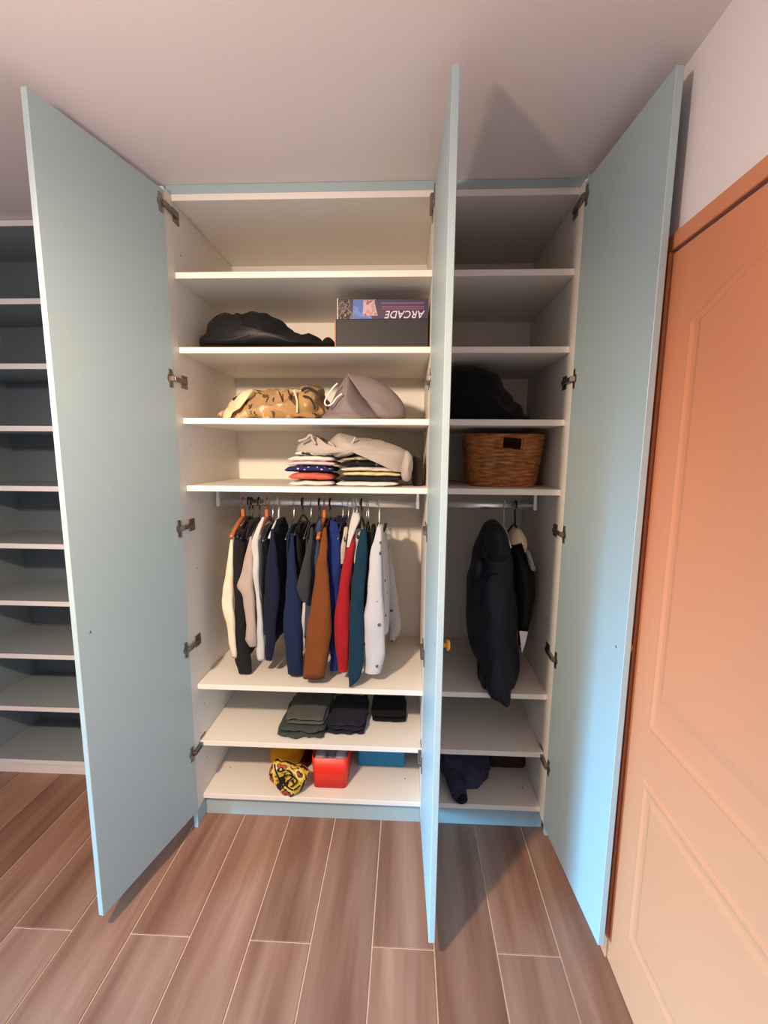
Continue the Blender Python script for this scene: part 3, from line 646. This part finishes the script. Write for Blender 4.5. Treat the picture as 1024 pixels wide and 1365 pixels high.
garment('rust_sweater', 'rust brown knitted sweater with a wide sleeve', 'sweater', c_rus, 436, 694, 860, .009, [(704, 431, 435.3), (718, 428.5, 436), (735, 425.8, 436.3), (752, 422.5, 437), (785, 416.5, 438.7), (821, 411.5, 440.5), (850, 408, 440), (872, 405.3, 437.5), (904, 403, 433)], seed=13, Y=.045, Ye=.012)
H(440, 'black', top_z(690), 'thick black hanger above the royal blue sweater')
garment('royal_blue_sweater', 'royal blue sweater between the rust and the scarlet ones', 'sweater', c_roy, 444.5, 690, 872, .014, [(696, 440, 449), (715, 438.5, 453), (750, 437.5, 455), (785, 438.5, 453), (830, 440, 452), (870, 441, 451), (894, 440, 450)], seed=14, Y=.098)
H(457, 'wire', top_z(690), 'wire hanger poking out of a navy collar')
garment('navy_polo', 'navy polo shirt collar showing behind the royal blue sweater', 'polo', c_nav, 456, 688, 840, .012, None, seed=15, collar=(c_nav, .008, 0))
garment('beige_cardigan', 'beige cardigan edge beside the white shoulder', 'cardigan', c_bei, 463, 700, 840, .007, [(703, 459, 464), (720, 456, 462), (735, 454.5, 460.5), (752, 455, 459)], seed=16, Y=.10)
H(464.5, 'wire', top_z(692), 'bare wire hanger left of the two white hooks')
H(471.2, 'white', top_z(683), 'white hanger under the white shoulder')
garment('white_hoodie', 'white sweater with a narrow shoulder above the scarlet sleeve', 'sweater', c_wht, 472.5, 682, 840, .007, [(684, 470, 479), (694, 466.8, 479), (706, 465, 474), (718, 463.5, 469.5), (730, 462, 465.5)], seed=17, Y=.065)
H(475.6, 'white', top_z(688), 'white hanger beside the light grey sleeve')
garment('scarlet_sweater', 'scarlet red sweater with a ribbed cuff', 'sweater', c_red, 477.5, 697, 858, .008, [(706, 468, 472.5), (720, 464.8, 473), (740, 459.5, 471), (785, 451.5, 467.3), (830, 445, 467), (873, 448, 465), (882, 449.5, 464), (895, 451.5, 462.5)], seed=18, Y=.055, cuff=1)
H(482, 'black', top_z(688), 'black hanger with a tall hook above the petrol teal sweater')
garment('light_grey_top', 'light grey top with a short tapering sleeve', 'top', c_lgr, 484, 702, 840, .007, [(706, 473, 483), (718, 471, 483), (734, 470.5, 478), (752, 473, 475.5)], seed=19, Y=.085)
H(489, 'wire', top_z(694), 'wire hanger behind the petrol teal sweater')
garment('teal_sweater', 'petrol teal sweater with a pointed sleeve end nearly touching the shelf', 'sweater', c_tea, 490, 696, 868, .009, [(706, 481, 488), (730, 475.5, 490), (757, 472, 488.5), (785, 468.5, 486.5), (820, 466, 484.5), (863, 466, 484), (886, 464, 483.5), (902, 464, 480), (916, 465, 468.5)], seed=20, Y=.05, Ye=-.006)
H(491.5, 'wire', top_z(697), 'wire hanger of the black jumper beside the patterned sweatshirt')
garment('black_jumper', 'black jumper directly behind the patterned white sweatshirt', 'jumper', c_blk, 497.5, 699, 872, .013, [(708, 489, 497), (740, 486.5, 495), (785, 484, 491), (840, 482.5, 487), (880, 482, 486)], seed=21, Y=.10)
H(506, 'white', top_z(696), 'white hanger with the patterned sweatshirt at the empty end of the rail')
gp = garment('patterned_sweatshirt', 'white sweatshirt with small grey motifs at the empty end of the rail', 'sweatshirt', c_pat, 508.5, 697, 848, .020, [(702, 503, 508), (718, 499, 509), (736, 494, 509), (785, 489.5, 510), (838, 484.5, 514), (866, 484, 512.8), (880, 484.5, 511.5), (896, 486, 508.5)], seed=22, Y=.05, cuff=1, collar=(c_blk, .0055, .004), pxb=511, back=[(728, 512, 520), (760, 513, 525), (790, 514, 529), (824, 516, 534), (840, 518, 533), (855, 518, 527)])

# ------------------------------------------------------------------ shelf of folded trousers
TR = 'folded trousers on the low shelf'
def fold_at(name, label, pts, z0, h, m, seed, yb, layers=2, amp=.004, cat='trousers'):
    """folded cloth whose plan outline on the shelf is given by pixels of its front edge"""
    a = onz(*pts[0], z0); b = onz(*pts[1], z0); cx = (a.x+b.x)/2; y0 = (a.y+b.y)/2
    return folded(name, label, cat, cx, (y0+yb)/2, z0+0.0006, abs(b.x-a.x), yb-y0, h, m, 0.0, seed, layers, TR, amp)
fold_at('folded_trousers', 'dark green-grey trousers folded under the mid-grey pair', ((366, 988), (434, 983)), zF, .045, fab('green_charcoal', 62, 68, 64), 81, .36, 2, .010)
a = onz(376, 972, zF+.045)
folded('folded_trousers', 'mid-grey trousers folded on top of the green-grey pair', 'trousers', .452, .215, zF+.0465, .172, .30, .030, fab('mid_grey_twill', 82, 82, 79), .004, 84, 2, TR, .005)
fold_at('folded_trousers', 'rumpled blue-black trousers between the grey and the black pairs', ((434, 982), (487, 979)), zF, .050, fab('blue_black', 34, 34, 46), 87, .36, 3, .010)
fold_at('folded_trousers', 'flat black trousers beside the rumpled blue-black pair', ((494, 964), (541, 964)), zF, .040, fab('flat_black', 20, 20, 24), 90, .42, 2, .002)
folded('grey_band', 'charcoal pair folded behind the mid-grey trousers', 'trousers', .455, .50, zF+.0006, .18, .18, .10, fab('charcoal_twill', 58, 58, 58), 0, 93, 3, TR, .004)

# ------------------------------------------------------------------ bottom shelf: boxes and bags
RED = mat('red_plastic', rgb(226, 44, 26), 0.42, 0.02, 10)
rb = thing('red_box', 'bright red open plastic box with rounded corners', 'box', (.56, .13, zG))
def rrect(x0, x1, y0, y1, r, n=5):
    out = []
    for cx, cy, a0 in ((x1-r, y1-r, 0), (x0+r, y1-r, 90), (x0+r, y0+r, 180), (x1-r, y0+r, 270)):
        for i in range(n+1): a = math.radians(a0+90*i/n); out.append((cx+r*math.cos(a), cy+r*math.sin(a)))
    return out
def tub(x0, x1, y0, y1, z0, z1, r, flare, wall=.003):
    V, F = [], []; n = None
    for ex, z, rr in ((0, z0, r), (flare, z1, r), (flare-wall, z1, r*.8), (-wall, z0+wall, r*.8)):
        P = rrect(x0-ex, x1+ex, y0-ex, y1+ex, rr); n = len(P); V += [(a_, b_, z) for a_, b_ in P]
    for k in range(3):
        for i in range(n): F.append((k*n+i, k*n+(i+1) % n, (k+1)*n+(i+1) % n, (k+1)*n+i))
    F.append(tuple(range(n))); F.append(tuple(3*n+i for i in range(n))); return V, F
V, F = tub(.487, .634, .068, .30, zG+.0006, zG+.146, .018, .006); mesh('tub', V, F, RED, rb)
SOCKL = ('mid-grey rolled sock at the front corner of the red box', 'dark grey rolled sock between two paler ones in the red box', 'lilac-grey rolled sock at the front of the red box', 'palest grey rolled sock at the back of the red box', 'blue-grey rolled sock at the back of the red box')
for i, (x, y, c) in enumerate(((.515, .12, (150, 146, 158)), (.565, .13, (112, 112, 124)), (.605, .125, (168, 164, 174)), (.53, .20, (190, 186, 190)), (.59, .21, (90, 92, 110)))):
    w_ = .030
    V, F = inflate([(x+w_*math.cos(a*math.pi/4), zG+.121+.03*math.sin(a*math.pi/4)) for a in range(8)], y-.045, y+.05, 9, seed=100+i, amp=.006, ns=30)
    tag(mesh('rolled_sock', V, F, fab('sock_%d' % i, *c)), SOCKL[i], 'sock', 'socks in the red box')
BLUE = mat('blue_box_plastic', rgb(10, 128, 178), 0.5, 0.02, 10)
bb = thing('blue_box', 'bright blue lidded box standing behind the red box', 'box', (.78, .33, zG))
box('body', .668, .888, .236, .44, zG+.0006, zG+.115, BLUE, bb, .004); box('lid', .664, .892, .232, .444, zG+.115, zG+.138, BLUE, bb, .004)
# yellow bag and printed pouch
ol = [(x, max(z, zG+.001)) for x, z in pxo([(361, 1016), (360, 1004), (366, 996), (384, 994), (400, 996), (405, 1004), (404, 1012), (396, 1016), (380, 1014)], .24)]
V, F = inflate(ol, .19, .34, 10, seed=111, amp=.006, base=None)
zmn = min(v[2] for v in V); V = [(v[0], v[1], min(zF-TH-.004, zG+.0008+(v[2]-zmn)*1.35)) for v in V]
tag(mesh('yellow_bag', V, F, fab('mustard_cloth', 206, 148, 28)), 'mustard yellow cloth bag behind the printed pouch', 'bag')
POUCH = pattern_mat('yellow_black_print', rgb(34, 34, 24), [rgb(214, 172, 50), rgb(222, 198, 110), rgb(40, 38, 26), rgb(188, 88, 56)], 22, .6, (0, .44, .50, .56, .60), 4.0, (1, 1, .6))
ol = pxo([(358, 1030), (362, 1014), (368, 1010), (376, 1014), (390, 1020), (402, 1024), (410, 1032), (408, 1040), (404, 1050), (395, 1056), (386, 1050), (380, 1054), (374, 1052), (370, 1042)], .03)
zmn = min(p[1] for p in ol); ol = [(x, zG+.003+(z-zmn)*.86) for x, z in ol]
V, F = inflate(ol, .0, .10, 12, seed=115, amp=.008, ns=28, base=zG+.0008)
po = tag(mesh('printed_pouch', V, F, POUCH), 'yellow and black printed pouch with tangled cords beside the red box', 'pouch')
for pts in ([(372, 1026), (384, 1024), (390, 1032), (382, 1040), (376, 1048)], [(374, 1034), (386, 1030), (396, 1038), (388, 1046)], [(366, 1016), (368, 1026), (374, 1040), (380, 1050)], [(380, 1028), (378, 1040), (390, 1050), (400, 1044)]):
    V, F = tube([ony(a_, b_+3, -.006) for a_, b_ in crom(pts, 20)], .0034, 8); mesh('cord', V, F, fab('black_cord', 30, 30, 22), po)
V, F = lathe([(.002, 0), (.008, .001), (.008, .003), (.003, .004)], ony(368, 1024, -.002), (0, -1, .2), 12); mesh('badge', V, F, mat('silver_badge', rgb(220, 220, 206), .4), po)
ol = [(x, max(z, zG+.001)) for x, z in pxo([(404, 1030), (403, 1008), (408, 1001), (415, 1003), (416, 1030)], .26)]
V, F = inflate(ol, .20, .34, 8, seed=118, amp=.004, base=zG+.0008); tag(mesh('maroon_cloth', V, F, fab('dark_maroon', 52, 20, 24)), 'dark maroon cloth stuffed between the yellow bag and the red box', 'cloth')
for i, (px_, py_, Zs) in enumerate(((540, 1038, zG), (307, 1023, zG), (697, 1050, zG))):
    p_ = onz(px_, py_, Zs); V, F = lathe([(.003, 0), (.0035, .0006), (.002, .001)], (p_.x, p_.y, Zs), (0, 0, 1), 8); mesh('screw_cap', V, F, BLACKPL, wideW if i < 2 else narW, False)

# ------------------------------------------------------------------ narrow wardrobe contents
ol = [(x, max(z, zC_+.001)) for x, z in pxo([(586, 558.5), (586, 512), (600, 496), (618, 489), (636, 488), (652, 491), (664, 498), (671, 508), (674, 516), (682, 526), (688, 536), (698, 543), (702, 550), (702, 558.5)], .16)]
V, F = inflate(ol, .06, .44, 16, seed=130, amp=.012, ns=18, base=zC_+.0008)
V = [(x, y, min(z, zB-TH-.004)) for x, y, z in V]
tag(mesh('black_coat_heap', V, F, fab('matt_black', 16, 16, 18)), 'heap of black clothing on the shelf above the basket', 'clothing')
# wicker basket
WK = wicker_mat()
bs = thing('wicker_basket', 'brown woven wicker basket with a cut-out handle', 'basket', (1.268, .27, zD_))
BT, BB = (1.126, 1.427, .105, .42), (1.150, 1.402, .125, .40); HT = .205
rows, sub = 26, 4; V, F = [], []; per = None
for i in range(rows*sub+1):
    t = i/(rows*sub); e = [BB[k]+(BT[k]-BB[k])*(t**0.8) for k in range(4)]
    P = rrect(e[0], e[1], e[2], e[3], .075, 14); per = len(P); cx, cy = (e[0]+e[1])/2, (e[2]+e[3])/2
    # resample to an even perimeter
    L_ = [0.0]
    for k in range(per): L_.append(L_[-1]+math.dist(P[k], P[(k+1) % per]))
    N_ = 128; Q = []; k = 0
    for j in range(N_):
        s = L_[-1]*j/N_
        while L_[k+1] < s: k += 1
        u = (s-L_[k])/max(1e-9, L_[k+1]-L_[k]); a_, b_ = P[k], P[(k+1) % per]; Q.append((a_[0]+(b_[0]-a_[0])*u, a_[1]+(b_[1]-a_[1])*u))
    row = i//sub; ph = (i % sub)/sub
    for j, (x, y) in enumerate(Q):
        bulge = 0.0022*math.sin(math.pi*ph)+0.0022*math.sin(2*math.pi*j/16+(row % 2)*math.pi)
        dx, dy = x-cx, y-cy; d = math.hypot(dx, dy); V.append((x+dx/d*bulge, y+dy/d*bulge, zD_+.001+HT*t))
N_ = 128
def in_hole(i, j):
    x = V[i*N_+j][0]; y = V[i*N_+j][1]; z = V[i*N_+j][2]
    return y < .16 and 1.247 < x < 1.330 and zD_+.150 < z < zD_+.196
for i in range(rows*sub):
    for j in range(N_):
        if in_hole(i, j): continue
        F.append((i*N_+j, i*N_+(j+1) % N_, (i+1)*N_+(j+1) % N_, (i+1)*N_+j))
F.append(tuple(range(N_)))
o = mesh('woven_body', V, F, WK, bs); sm = o.modifiers.new('thickness', 'SOLIDIFY'); sm.thickness = .006; sm.offset = -1
P = rrect(BT[0], BT[1], BT[2], BT[3], .075, 10); P.append(P[0])
V, F = tube([(a_, b_, zD_+HT) for a_, b_ in P], .0065, 8, False); mesh('rim', V, F, WK, bs)
hp = [(1.250, .150), (1.246, .173), (1.250, .196), (1.288, .199), (1.327, .196), (1.331, .173), (1.327, .150), (1.288, .147), (1.250, .150)]
V, F = tube([(a_, .1045+(.205-b_)*.06, zD_+b_) for a_, b_ in hp], .0042, 8, False); mesh('handle_rim', V, F, WK, bs)
ol = [(1.16+.2*(.5+.5*math.cos(a*math.pi/5)), zD_+.105+.055*math.sin(a*math.pi/5)) for a in range(10)]
V, F = inflate(ol, .16, .37, 9, seed=133, amp=.008); tag(mesh('grey_cloth', V, F, fab('dim_grey_cloth', 88, 80, 78)), 'grey cloth seen through the handle opening of the basket', 'cloth')

# jackets on the short rail
NAVJ = mat('navy_jacket_shell', rgb(15, 17, 29), .55, .1, 14, .25, 60, spec=.3); DKG = mat('black_green_jacket', rgb(20, 23, 22), .7, .1, 14, .3, 80, spec=.2)
def hang2(px, kind, py, label):
    x = ony(px, 675, RY).x; return hanger(px, kind, ony(px, py, RY).z, label)
hang2(673, 'white', 702, 'thin white hanger holding the navy hooded jacket')
j1 = thing('navy_jacket', 'long navy hooded jacket reaching past the shelf edge', 'jacket', (ony(665, 700, .15).x, .2, .6))
ol = pxo([(655, 701), (663, 697.5), (670, 701), (677, 709), (682, 724), (686, 742), (690, 780), (693, 820), (695, 868), (696, 889), (690, 905), (684, 922), (676, 931), (671, 934), (664, 927), (655, 924), (643, 921), (641, 905), (642, 891), (636, 882), (630, 868), (627, 837), (626.5, 808), (628, 779), (630, 768), (633, 757), (637, 738), (643, 722), (648, 710)], .06)
V, F = inflate(ol, .015, .30, 18, 3.0, .5, seed=140, amp=.010, ns=13); V = [(x, y-.06*max(0, min(1, (.75-z)/.15)), z) for x, y, z in V]; V = [(x, y, z if y < -.004 else max(z, ZS[5]+.004)) for x, y, z in V]; mesh('body', V, F, NAVJ, j1)
ol = pxo([(648, 716), (654, 703), (663, 697.5), (671, 703), (678, 716), (680, 736), (672, 752), (656, 752), (648, 738)], .05)
V, F = inflate(ol, .005, .14, 10, 2.4, .4, seed=142, amp=.006, ns=24); mesh('hood', V, F, NAVJ, j1)
ol = pxo([(629.5, 752), (634, 742), (641, 744), (645, 760), (640, 772), (632, 770), (629, 763)], .04)
V, F = inflate(ol, .01, .07, 8, seed=143, amp=.004); mesh('pocket_flap', V, F, NAVJ, j1)
ol = pxo([(648, 770), (660, 762), (672, 768), (678, 800), (680, 850), (686, 890), (680, 912), (671, 933), (660, 925), (648, 918), (646, 890), (640, 860), (640, 810)], .02)
V, F = inflate(ol, -.012, .06, 10, 2.4, .5, seed=144, amp=.008, ns=16); V = [(x, y-.07*max(0, min(1, (.75-z)/.15)), z) for x, y, z in V]; V = [(x, y, z if y < -.004 else max(z, ZS[5]+.004)) for x, y, z in V]; mesh('sleeve', V, F, NAVJ, j1)
hang2(688, 'black', 700, 'black hanger holding the dark jacket with a cream hood')
j2 = thing('dark_jacket', 'black-green jacket with a cream hood lining and a white tag', 'jacket', (ony(696, 720, .2).x, .25, .85))
ol = pxo([(684, 728), (690, 722), (698, 726), (704, 738), (710, 752), (714, 768), (714, 790), (711, 815), (706, 838), (700, 858), (690, 866), (684, 850), (682, 800)], .17)
V, F = inflate(ol, .12, .38, 16, 3.0, .5, seed=150, amp=.008, ns=14); mesh('body', V, F, DKG, j2)
CRH = fab('cream_hood_lining', 214, 196, 160)
ol = pxo([(681, 726), (680, 718), (684, 710), (691, 706), (698, 709), (702, 718), (703, 730), (701, 738), (698, 728), (692, 720), (686, 722)], .12)
V, F = inflate(ol, .09, .20, 9, seed=152, amp=.004); mesh('hood_lining', V, F, CRH, j2)
ol = pxo([(701, 736), (705, 734), (710, 745), (714, 757), (712, 761), (708, 759), (704, 748)], .13)
V, F = inflate(ol, .11, .15, 7, seed=153, amp=.002); mesh('lining_strap', V, F, fab('grey_lining', 150, 150, 146), j2)
q = [ony(a_, b_, .005) for a_, b_ in ((692, 841), (704, 842), (700.5, 858), (696, 871))]
V = [p+Vector((0, .095, 0)) for p in q]+[p+Vector((0, .097, 0)) for p in q]
q2 = [ony(a_, b_, .10) for a_, b_ in ((692.5, 841), (704, 842), (700.5, 858), (695.8, 871))]
V = [p for p in q2]+[p+Vector((0, .0015, 0)) for p in q2]
mesh('swing_tag', V, [(0, 1, 2, 3), (7, 6, 5, 4), (0, 4, 5, 1), (1, 5, 6, 2), (2, 6, 7, 3), (3, 7, 4, 0)], mat('white_tag', rgb(232, 232, 228), .6), j2, False)
# bottom: navy garment heap and brown bag
ol = [(x, max(z, zG+.001)) for x, z in pxo([(586, 1030), (586, 1006), (600, 1000), (625, 1001), (645, 1006), (654, 1016), (656, 1034), (650, 1044), (636, 1050), (624, 1058), (614, 1064), (600, 1054)], .14)]
zmn = min(p[1] for p in ol)
V, F = inflate(ol, .10, .36, 14, seed=160, amp=.012, ns=20, base=zG+.0008)
SWN = pattern_mat('navy_marl_print', rgb(48, 46, 66), [rgb(58, 56, 78), rgb(66, 62, 86), rgb(176, 172, 186)], 12, .9, (0, .45, .55, .72))
hp_ = thing('navy_clothing_heap', 'crumpled navy marl garment spilling towards the front of the bottom shelf', 'clothing', (1.1, .2, zG))
V = [(x, y, min(z, zF-TH-.004)) for x, y, z in V]; mesh('body', V, F, SWN, hp_)
P3 = [onz(600, 1030, zG+.05)+Vector((0, .10, 0)), onz(606, 1042, zG+.045)+Vector((0, .05, 0)), onz(611, 1054, zG+.035), onz(616, 1066, zG+.022)]
P3 = [Vector(p) for p in crom([tuple(p) for p in P3], 16)]
V, F = tube([Vector((p.x, p.y, max(p.z, zG+.03))) for p in P3], [.052-.0018*i for i in range(16)], 16)
V = [(v.x, v.y, max(zG+.0008, v.z*.8+zG*.2)) if False else (v.x+.006*nz(v, 30, 3), v.y, max(zG+.0008, v.z+.006*nz(v, 30, 9))) for v in V]; mesh('sleeve', V, F, SWN, hp_)
e = P3[-1]; V, F = tube([Vector((e.x-.002, e.y+.012, zG+.028)), Vector((e.x+.002, e.y-.008, zG+.024))], [.026, .022], 14); V = [(v.x, v.y, max(zG+.0008, v.z)) for v in V]; mesh('cuff', V, F, c_dkn, hp_)
ol = [(x, max(z, zG+.001)) for x, z in pxo([(650, 1023), (650, 1004), (660, 998), (690, 998), (700, 1004), (701, 1022)], .28)]
zmn = min(p[1] for p in ol); ol = [(x, zG+.001+(z-zmn)*1.3) for x, z in ol]
V, F = inflate(ol, .262, .40, 10, 4, .8, seed=163, amp=.003, base=zG+.0008)
V = [(x, y, min(z, zF-TH-.004)) for x, y, z in V]
tag(mesh('brown_bag', V, F, fab('dark_brown_bag', 62, 44, 42)), 'dark brown bag at the back of the bottom shelf', 'bag')
